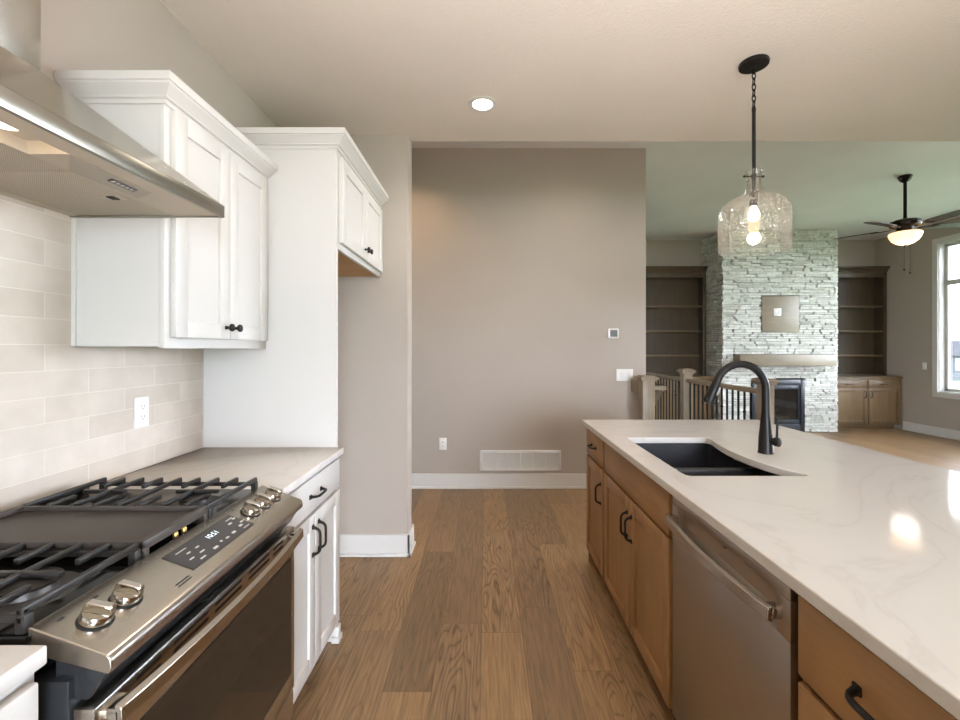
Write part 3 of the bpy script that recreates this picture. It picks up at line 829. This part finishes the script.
icab(.470, .926, 'stained maple island drawer cabinet nearest the camera, right of dishwasher', 'drawers')
mb = MB(); mb.box(IXB + .001, IXB + .02, .0, 2.845, 0, .883); mb.box(.665, IXB, 2.846, 2.862, 0, .883); mb.box(IX, IXB, .0, .469, .09, .883).box(IX + .075, IXB, .0, .469, 0, .0895)
o = mb.build('island_back_panel', ISLW); tag(o, 'stained maple panelling on the far end and seating side of the island', 'panel')
# dishwasher
t = thing('dishwasher', (.95, 1.236, 0), 'stainless steel dishwasher with bowed bar handle in the island', 'dishwasher')
mb = MB(); mb.box(.682, 1.25, .932, 1.540, .09, .876).box(.73, 1.2, .935, 1.537, 0, .09); mb.build('tub', SLOT, t)
mb = MB(); DWX = .650
mb.box(DWX, .6815, .940, 1.536, .105, .745, .003)
mb.box(DWX, .6815, .940, 1.536, .835, .866, .003)
mb.box(DWX, .6815, .940, .985, .745, .835, .002).box(DWX, .6815, 1.491, 1.536, .745, .835, .002)
mb.box(.674, .6815, .985, 1.491, .745, .835)
# sloped pocket floor
mb.add([(DWX, .985, .745), (.674, .985, .775), (.674, 1.491, .775), (DWX, 1.491, .745), (.674, .985, .745), (.674, 1.491, .745)], [(0, 1, 2, 3), (0, 4, 1), (3, 2, 5), (0, 3, 5, 4), (1, 4, 5, 2)])
dd = mb.build('door', STEELZ, t)
mb = MB(); n = 22; vs = []; fs = []
for i in range(n + 1):
    a = i / n; y = .962 + a * (1.514 - .962); bow = (1 - (2 * a - 1) ** 2)
    x = .616 - .022 * bow; zc = .795
    vs += [(x + .012, y, zc + .017), (x, y, zc + .013), (x - .002, y, zc - .013), (x + .010, y, zc - .019)]
for i in range(n):
    for k in range(4): l = (k + 1) % 4; fs.append((i * 4 + k, i * 4 + l, i * 4 + 4 + l, i * 4 + 4 + k))
fs += [(0, 1, 2, 3), (n * 4 + 3, n * 4 + 2, n * 4 + 1, n * 4)]
mb.add(vs, fs)
for y in (.962, 1.484): mb.box(.620, DWX + .001, y, y + .03, .782, .808, .004)
mb.build('handle', STEELY, dd, bevel=.0015)
mb = MB(); mb.lathe([(.007, 0), (.007, -.0015)], (.674, 1.24, .82), 16, 0); mb.build('badge', SLOT, dd)
# sink
t = thing('kitchen_sink', (.94, 1.95, .67), 'black composite double bowl sink set under the island countertop', 'sink')
def offs(pts, d):
    cx, cy = .945, 1.95
    return [(cx + (x - cx) * (1 + d / .22), cy + (y - cy) * (1 + d / .36)) for x, y in pts]
def rrect(x0, x1, y0, y1, rad, n=5):
    out = []
    for cx, cy, a0 in ((x1 - rad, y1 - rad, 0), (x0 + rad, y1 - rad, 90), (x0 + rad, y0 + rad, 180), (x1 - rad, y0 + rad, 270)):
        for i in range(n + 1): a = R(a0 + 90 * i / n); out.append((cx + rad * math.cos(a), cy + rad * math.sin(a)))
    return out
mb = MB(); mb.slab(rrect(.700, 1.200, 1.572, 2.318, .03), [rrect(.724, 1.176, 1.596, 2.294, .025)], .69, .8835)
mb.slab(rrect(.700, 1.200, 1.572, 2.318, .03), [], .672, .690)
mb.build('basin', SINKM, t)
mb = MB(); mb.box(.722, 1.178, 1.898, 1.93, .689, .858, .012); mb.build('divider', SINKM, t)
for y in (1.75, 2.11):
    mb = MB(); mb.lathe([(.042, .690), (.042, .693), (.03, .6925), (.01, .692)], (.95, y, 0), 28); mb.build('drain', CHROME, t)
mb = MB(); mb.box(1.173, 1.177, 2.05, 2.09, .852, .862, .001); mb.build('maker_badge', PLASTG, t)
# faucet
FXC, FYC = 1.239, 1.95
t = thing('faucet', (FXC, FYC, .914), 'matte black gooseneck pull-down kitchen faucet behind the sink', 'faucet')
mb = MB(); mb.lathe([(.031, .9142), (.031, .918), (.029, .925), (.0275, .98), (.022, 1.04), (.0165, 1.10), (.0158, 1.118)], (FXC, FYC, 0), 32); mb.build('body', BLACKM, t)
mb = MB(); r = .110; pts = [(FXC, FYC, 1.118), (FXC, FYC, 1.16), (FXC, FYC, 1.198)]
for i in range(1, 15):
    a = R(i * 162 / 14); pts.append((FXC - r + r * math.cos(a), FYC, 1.198 + r * math.sin(a)))
mb.tube(pts, .0158, 20); sp = mb.build('spout', BLACKM, t)
p0 = Vector(pts[-1]); dr = (Vector(pts[-1]) - Vector(pts[-2])).normalized()
mb = MB(); mb.tube([p0[:], (p0 + dr * .012)[:], (p0 + dr * .03)[:], (p0 + dr * .098)[:], (p0 + dr * .106)[:]], [.0165, .018, .019, .0235, .0215], 20); sh_ = mb.build('spray_head', BLACKM, sp)
mb = MB(); q = p0 + dr * .045 + Vector((.019, -.008, 0)); mb.box(-.004, .004, -.007, .007, -.022, .016, .003, Matrix.Translation(q) @ Matrix.Rotation(R(25), 4, 'Y')); mb.build('spray_button', PLASTG, sh_)
mb = MB(); hz = .972
M = Matrix.Rotation(R(-62), 4, 'Z')
d_ = M @ Vector((1, 0, 0))
c0 = Vector((FXC, FYC, hz)) + d_ * .02
mb.tube([c0[:], (c0 + d_ * .02)[:], (c0 + d_ * .021)[:], (c0 + d_ * .038)[:], (c0 + d_ * .040)[:]], [.015, .015, .020, .020, .016], 20)
e = c0 + d_ * .028
mb.tube([(e + Vector((0, 0, .012)))[:], (e + Vector((.001, 0, .05)))[:], (e + Vector((.003, 0, .102)))[:]], [.0048, .0045, .0052], 12)
mb.build('lever_handle', BLACKM, t)

# ================================================================== PENDANT
PX, PY = 1.333, 2.19
t = thing('pendant_light', (PX, PY, H1), 'clear seeded glass bell pendant light on black rod above the island', 'pendant light')
mb = MB(); mb.lathe([(.066, H1 - .0002), (.068, H1 - .006), (.066, H1 - .017), (.012, H1 - .02), (.010, H1 - .03)], (PX, PY, 0), 36); mb.build('canopy', BLACKM, t)
mb = MB(); zc = H1 - .045
k = 0
z = H1 - .024
while z > 2.575:
    L = .036; ring = []
    for i in range(16):
        a = 2 * math.pi * i / 16; u = .008 * math.cos(a); v = (L / 2) * math.sin(a)
        ring.append((PX + (u if k % 2 else 0), PY + (0 if k % 2 else u), z - L / 2 + v + .004))
    mb.tube(ring, .0032, 6, closed=True); z -= L - .008; k += 1
mb.build('chain', BLACKM, t)
mb = MB(); mb.tube([(PX, PY, 2.565), (PX, PY, 2.14)], .0085, 14); mb.ball((PX, PY, 2.568), .009); mb.build('rod', BLACKM, t)
mb = MB(); mb.lathe([(.01, 2.16), (.019, 2.15), (.020, 2.10), (.017, 2.085)], (PX, PY, 0), 24); sk = mb.build('socket', BLACKM, t)
mb = MB(); mb.lathe([(.012, 2.087), (.014, 2.075), (.023, 2.058), (.027, 2.041), (.024, 2.024), (.013, 2.013), (.001, 2.010)], (PX, PY, 0), 24); mb.build('bulb', BULB, sk)
prof = [(.159, 1.866), (.1595, 1.90), (.1595, 2.04), (.156, 2.066), (.144, 2.090), (.118, 2.113), (.085, 2.130), (.055, 2.142), (.040, 2.155), (.034, 2.18), (.033, 2.21), (.036, 2.24), (.040, 2.262)]
inn = [(r - .0035, z + (.0 if i == 0 else -.001)) for i, (r, z) in enumerate(prof)]
mb = MB(); mb.lathe(prof + [(.0385, 2.264)] + inn[::-1] + [prof[0]], (PX, PY, 0), 56, close=False); mb.build('glass_shade', SEEDED, t)
mb = MB(); mb.tube([(PX - .045, PY, 2.234), (PX + .045, PY, 2.234)], .0032, 10); mb.ball((PX - .047, PY, 2.234), .0065, 12); mb.ball((PX + .047, PY, 2.234), .0065, 12)
mb.lathe([(.012, 2.225), (.012, 2.243)], (PX, PY, 0), 16); mb.build('shade_clamp', BLACKM, t)
point('pendant_lamp', (PX, PY, 1.985), 5, WARM, .03)
# recessed light
t = thing('recessed_light', (-.02, 2.56, H1), 'round recessed can light glowing in the kitchen ceiling', 'ceiling light')
mb = MB(); mb.lathe([(.085, H1 - .0004), (.083, H1 - .005), (.062, H1 - .006), (.058, H1 - .002), (.058, H1 - .0004)], (-.02, 2.56, 0), 36, close=False); mb.build('trim_ring', TRIM, t)
mb = MB(); mb.lathe([(.058, H1 - .0006), (.057, H1 - .0035), (.01, H1 - .0036)], (-.02, 2.56, 0), 36); mb.build('lens', CANL, t)

# ================================================================== CEILING FAN
CX_, CY_ = 4.81, 5.05
t = thing('ceiling_fan', (CX_, CY_, H2), 'dark bronze ceiling fan with lit amber bowl in the living room', 'ceiling fan')
mb = MB(); mb.lathe([(.063, H2 - .0004), (.066, H2 - .01), (.048, H2 - .05), (.028, H2 - .07), (.016, H2 - .075)], (CX_, CY_, 0), 32); mb.build('canopy', BRONZE, t)
mb = MB(); mb.tube([(CX_, CY_, H2 - .07), (CX_, CY_, 2.86)], .0165, 16); mb.build('downrod', BRONZE, t)
mb = MB(); mb.lathe([(.02, 2.875), (.03, 2.862), (.11, 2.852), (.138, 2.838), (.142, 2.80), (.132, 2.78), (.08, 2.77), (.075, 2.73), (.10, 2.715), (.10, 2.70), (.02, 2.70)], (CX_, CY_, 0), 40); mb.build('motor_housing', BRONZE, t)
mb = MB(); pr = [(.145, 2.704), (.150, 2.697), (.142, 2.665), (.118, 2.62), (.075, 2.585), (.025, 2.568), (.004, 2.566)]
mb.lathe(pr + [(r * .97, z + .005) for r, z in pr[::-1]] + [pr[0]], (CX_, CY_, 0), 40, close=False); mb.build('light_bowl', BOWLG, t)
mb = MB(); mb.lathe([(.004, 2.57), (.018, 2.566), (.014, 2.556), (.006, 2.545), (.001, 2.54)], (CX_, CY_, 0), 16); mb.build('finial', BRONZE, t)
for i, (dx, dy, ln) in enumerate(((-.01, .03, .28), (.03, -.0, .32))):
    mb = MB(); mb.tube([(CX_ + dx, CY_ + dy - .03, 2.57), (CX_ + dx, CY_ + dy - .03, 2.57 - ln)], .0016, 6); mb.ball((CX_ + dx, CY_ + dy - .03, 2.565 - ln), .011, 12); mb.build('pull_chain', BRONZE, t)
for ang in (200, 128, 56, 344, 272):
    M = Matrix.Translation((CX_, CY_, 2.765)) @ Matrix.Rotation(R(ang), 4, 'Z') @ Matrix.Rotation(R(-9), 4, 'X')
    mb = MB(); poly = [(.24, -.048), (.30, -.058), (.58, -.066), (.64, -.058), (.665, -.03), (.668, .0), (.665, .03), (.64, .058), (.58, .066), (.30, .058), (.24, .048)]
    mb.prism(poly, 2, -.003, .004, M); bl = mb.build('blade', BLADW, t)
    mb = MB(); mb.prism([(.12, -.02), (.22, -.012), (.27, -.04), (.30, -.035), (.28, 0), (.30, .035), (.27, .04), (.22, .012), (.12, .02)], 2, -.010, -.0032, M); mb.build('blade_arm', BRONZE, bl)
point('fan_lamp', (CX_, CY_, 2.50), 4, WARM, .12)

# ================================================================== LIVING ROOM
STX0, STX1, STY = 3.93, 5.84, 7.30
t = thing('fireplace', ((STX0 + STX1) / 2, STY, 0), 'floor-to-ceiling whitewashed ledgestone fireplace with wood mantel and black firebox', 'fireplace')
FBX0, FBX1, FBZ = 4.41, 5.285, .865
PNX0, PNX1, PNZ0, PNZ1 = 4.57, 5.19, 1.645, 2.254
mb = MB()
mb.box(STX0 + .03, FBX0, STY + .03, 8.045, 0, H2 - .002).box(FBX1, STX1 - .03, STY + .03, 8.045, 0, H2 - .002)
mb.box(FBX0, FBX1, STY + .03, 8.045, FBZ, H2 - .002).box(FBX0, FBX1, STY + .45, 8.045, 0, FBZ); mb.build('chimney_core', MORTAR, t)
mb = MB()
def stones(run0, run1, mapf, blocked):
    z = 0.0
    while z < H2 - .012:
        h = random.choice([.030, .036, .042, .05]); h = min(h, H2 - .003 - z)
        u = run0 + random.uniform(-.1, 0)
        while u < run1:
            L = random.uniform(.09, .34); a, b = max(u, run0), min(u + L, run1); u += L
            if b - a < .015: continue
            g = .0028; d = random.uniform(0.004, .034)
            segs = [(a, b)]
            for (p, q, r0, r1) in blocked:
                if z + h > r0 + .012 and z < r1 - .012:
                    ns = []
                    for (a_, b_) in segs:
                        if b_ <= p or a_ >= q: ns.append((a_, b_)); continue
                        if a_ < p: ns.append((a_, p))
                        if b_ > q: ns.append((q, b_))
                    segs = ns
            for (a_, b_) in segs:
                if b_ - a_ > .03: mapf(a_ + random.choice([.002, .003, .009]), b_ - g, z + g, z + h - g, d)
        z += h
stones(STX0, STX1, lambda a, b, z0, z1, d: mb.box(a, b, STY + .02 - d, STY + .06, z0, z1, .003), [(FBX0, FBX1, -.1, FBZ), (PNX0, PNX1, PNZ0, PNZ1)])
stones(STY + .0, 8.04, lambda a, b, z0, z1, d: mb.box(STX0 + .012 - d, STX0 + .05, a, b, z0, z1, .003), [])
stones(STY + .0, 7.80, lambda a, b, z0, z1, d: mb.box(STX1 - .05, STX1 - .012 + d * .5, a, b, z0, z1, .003), [])
mb.build('stone_veneer', STONE, t, smooth=False)
mb = MB(); mb.box(4.10, 5.655, 7.09, STY + .01, 1.10, 1.288, .006); mb.build('mantel', MANTW, t)
mb = MB(); mb.box(PNX0 + .002, PNX1 - .002, STY - .012, STY + .03, PNZ0 + .002, PNZ1 - .002, .001); mb.build('mounting_panel', MANTW, t)
mb = MB(); a, b = FBX0 + .002, FBX1 - .002
mb.box(a, a + .07, STY - .012, STY + .04, 0, FBZ, .004).box(b - .07, b, STY - .012, STY + .04, 0, FBZ, .004).box(a + .07, b - .07, STY - .012, STY + .04, FBZ - .09, FBZ, .004).box(a + .07, b - .07, STY - .012, STY + .04, 0.0, .12, .004)
mb.box(a + .07, b - .07, STY + .005, STY + .02, FBZ - .16, FBZ - .095, .002).box(a + .07, b - .07, STY + .005, STY + .02, .125, .20, .002)
mb.box(a + .07, a + .10, STY + .005, STY + .03, .20, FBZ - .16).box(b - .10, b - .07, STY + .005, STY + .03, .20, FBZ - .16)
fb = mb.build('firebox_frame', mat('firebox_black', (.008, .011, .018), .4), t)
mb = MB(); mb.box(a + .10, b - .10, STY + .022, STY + .026, .20, FBZ - .16); mb.build('glass', pane('firebox_pane', .10, (.5, .52, .56)), fb)
mb = MB(); mb.box(a + .02, b - .02, STY + .42, STY + .445, .02, FBZ - .02).box(a + .02, b - .02, STY + .06, STY + .42, .15, .17); mb.build('firebox_lining', mat('firebox_brick', (.008, .010, .016), .8), fb)
for (x, y, z, an) in ((4.70, 7.5, .21, 12), (4.95, 7.45, .23, -18), (4.85, 7.55, .29, 25)):
    mb = MB(); c, s_ = math.cos(R(an)), math.sin(R(an))
    mb.tube([(x - .2 * c, y - .05, z - .2 * s_ * .5), (x, y, z), (x + .2 * c, y + .03, z + .2 * s_ * .5)], [.028, .033, .026], 10); mb.build('log', mat('ceramic_log', (.20, .16, .13), .9) if 'ceramic_log' not in bpy.data.materials else bpy.data.materials['ceramic_log'], t)
plate(('y', STY - .0125, -1), 4.825, 1.985, .125, .125, 'white square media outlet on the wood panel above the mantel', 'outlet', 'media_outlet', 2)

def bookcase(x0, x1, label, lab2, end_right):
    yb, yf = 8.045, 7.80
    t = thing('bookcase', ((x0 + x1) / 2, 7.93, .90), label, 'bookcase')
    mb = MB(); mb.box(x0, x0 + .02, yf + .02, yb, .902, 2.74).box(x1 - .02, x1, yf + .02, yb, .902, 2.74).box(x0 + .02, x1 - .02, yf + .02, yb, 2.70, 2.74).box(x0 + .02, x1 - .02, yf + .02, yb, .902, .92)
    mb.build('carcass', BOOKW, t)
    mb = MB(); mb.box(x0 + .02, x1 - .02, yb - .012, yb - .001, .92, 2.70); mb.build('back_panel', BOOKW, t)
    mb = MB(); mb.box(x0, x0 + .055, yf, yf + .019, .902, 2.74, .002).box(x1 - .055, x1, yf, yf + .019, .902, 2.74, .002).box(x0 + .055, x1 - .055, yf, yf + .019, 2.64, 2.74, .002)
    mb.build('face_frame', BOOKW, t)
    for z in (2.13, 1.69, 1.255):
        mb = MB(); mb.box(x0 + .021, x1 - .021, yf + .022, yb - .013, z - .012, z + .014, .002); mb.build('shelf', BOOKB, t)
    crown_run([(x0, yf, 0, -1), (x1, yf, 0, -1)], 2.752, [(0, -.012), (.012, -.012), (.02, .01), (.06, .055), (.068, .06), (.07, .08), (0, .08)], BOOKW, 'crown_moulding', t)
    y0 = 7.53
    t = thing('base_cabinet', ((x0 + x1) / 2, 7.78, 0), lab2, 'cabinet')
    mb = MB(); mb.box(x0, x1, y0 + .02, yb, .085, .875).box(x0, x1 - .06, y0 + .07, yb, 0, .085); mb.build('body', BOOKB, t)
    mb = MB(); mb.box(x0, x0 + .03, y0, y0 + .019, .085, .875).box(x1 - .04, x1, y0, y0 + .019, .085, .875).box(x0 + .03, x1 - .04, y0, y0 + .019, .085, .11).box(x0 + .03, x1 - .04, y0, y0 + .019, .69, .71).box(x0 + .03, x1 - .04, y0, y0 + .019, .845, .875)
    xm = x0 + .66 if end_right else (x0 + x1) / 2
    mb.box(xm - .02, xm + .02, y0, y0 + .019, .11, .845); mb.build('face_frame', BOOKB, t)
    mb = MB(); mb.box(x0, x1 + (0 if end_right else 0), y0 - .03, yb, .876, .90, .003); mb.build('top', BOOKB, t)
    F = ('y', y0 - .0005, -1)
    for (a, b, s) in ((x0 + .02, xm - .012, 1), (xm + .012, x1 - .035, -1)):
        d = slabfront(F, a, b, .71, .84, BOOKB, t); pull(F, (a + b) / 2, .775, .02, False, d, .11, .006)
        d = shaker(F, a, b, .10, .695, BOOKB, t); pull(F, (b - .04) if s > 0 else (a + .04), .60, .02, True, d, .11, .006)
bookcase(2.65, 3.90, 'dark stained built-in bookcase left of the stone fireplace', 'stained base cabinet under the bookcase left of the fireplace', False)
bookcase(5.86, 7.105, 'dark stained built-in bookcase right of the stone fireplace', 'stained base cabinet with two doors right of the fireplace', True)

# ================================================================== STAIR RAILING
RX = 2.12
def newel(mb, x, y, w, top, z0=0):
    h = w / 2
    mb.box(x - h, x + h, y - h, y + h, z0, top - .05, .004)
    mb.box(x - h - .012, x + h + .012, y - h - .012, y + h + .012, top - .05, top - .035, .003)
    mb.box(x - h - .024, x + h + .024, y - h - .024, y + h + .024, top - .035, top - .012, .004)
    mb.box(x - h - .008, x + h + .008, y - h - .008, y + h + .008, top - .012, top, .003)
t = thing('stair_railing', (RX, 4.8, 0), 'wood stair railing with black iron balusters around the stairwell', 'railing')
for (x, y, w, top) in ((RX, 3.34, .085, 1.155), (RX, 4.66, .095, 1.165), (RX, 7.1, .10, 1.165)):
    mb = MB(); newel(mb, x, y, w, top); mb.build('newel_post', RAILW, t)
for (a, b) in ((3.391, 4.609), (4.711, 7.049)):
    mb = MB(); mb.prism([(RX - .03, 1.028), (RX + .03, 1.028), (RX + .034, 1.048), (RX + .022, 1.066), (RX - .022, 1.066), (RX - .034, 1.048)], 1, a, b); mb.build('handrail', RAILW, t)
    n = int((b - a) / .083)
    for i in range(n):
        y = a + (i + .5) * (b - a) / n; mb = MB(); mb.box(RX - .0065, RX + .0065, y - .0065, y + .0065, 0, 1.03)
        if i % 4 == 2: mb.ball((RX, y, .86), .014, 8)
        mb.build('baluster', BLACKM, t)
t = thing('stair_handrail', (1.5, 4.05, 0), 'newel post with short handrail descending into the stairwell beside the hall wall', 'railing')
mb = MB(); newel(mb, 1.490, 4.08, .115, 1.13); mb.build('newel_post', RAILW, t)
mb = MB(); mb.box(1.432, 1.50, 4.15, 4.345, .95, 1.085, .006); mb.build('wall_rosette', RAILW, t)
mb = MB(); mb.box(1.553, 1.665, 4.055, 4.115, .995, 1.03, .005)
mb.add([], [])
L = [(4.06, 1.03), (4.06, .985), (5.45, -.10), (5.45, -.05)]
mb.prism([(4.116, 1.03), (4.116, .985), (5.5, -.09), (5.5, -.045)], 0, 1.615, 1.665); mb.build('handrail', RAILW, t)

# ================================================================== OUTSIDE
mb = MB(); mb.box(-60, 160, -60, 160, -2.9, -2.8)
o = mb.build('lawn', GRASS, None, smooth=False); o['kind'] = 'structure'
def house(x0, x1, y0, y1, label):
    t = thing('house', ((x0 + x1) / 2, (y0 + y1) / 2, -2.8), label, 'house')
    mb = MB(); mb.box(x0, x1, y0, y1, -2.8, .6); mb.build('walls', SIDING, t)
    mb = MB(); ym = (y0 + y1) / 2
    mb.prism([(y0 - .5, .5), (y1 + .5, .5), (ym, 2.6)], 0, x0 - .5, x1 + .5); mb.build('roof', ROOFM, t)
    for i in range(3):
        x = x0 + (i + .5) * (x1 - x0) / 3; mb = MB(); mb.box(x - .8, x + .8, y0 - .06, y0 + .02, -1.4, .1); mb.build('window', TRIM, t)
house(60, 76, 58, 66, 'grey neighbouring house with shingle roof seen through the living room window')
for o in bpy.data.objects:
    if '_o' in o: del o['_o']
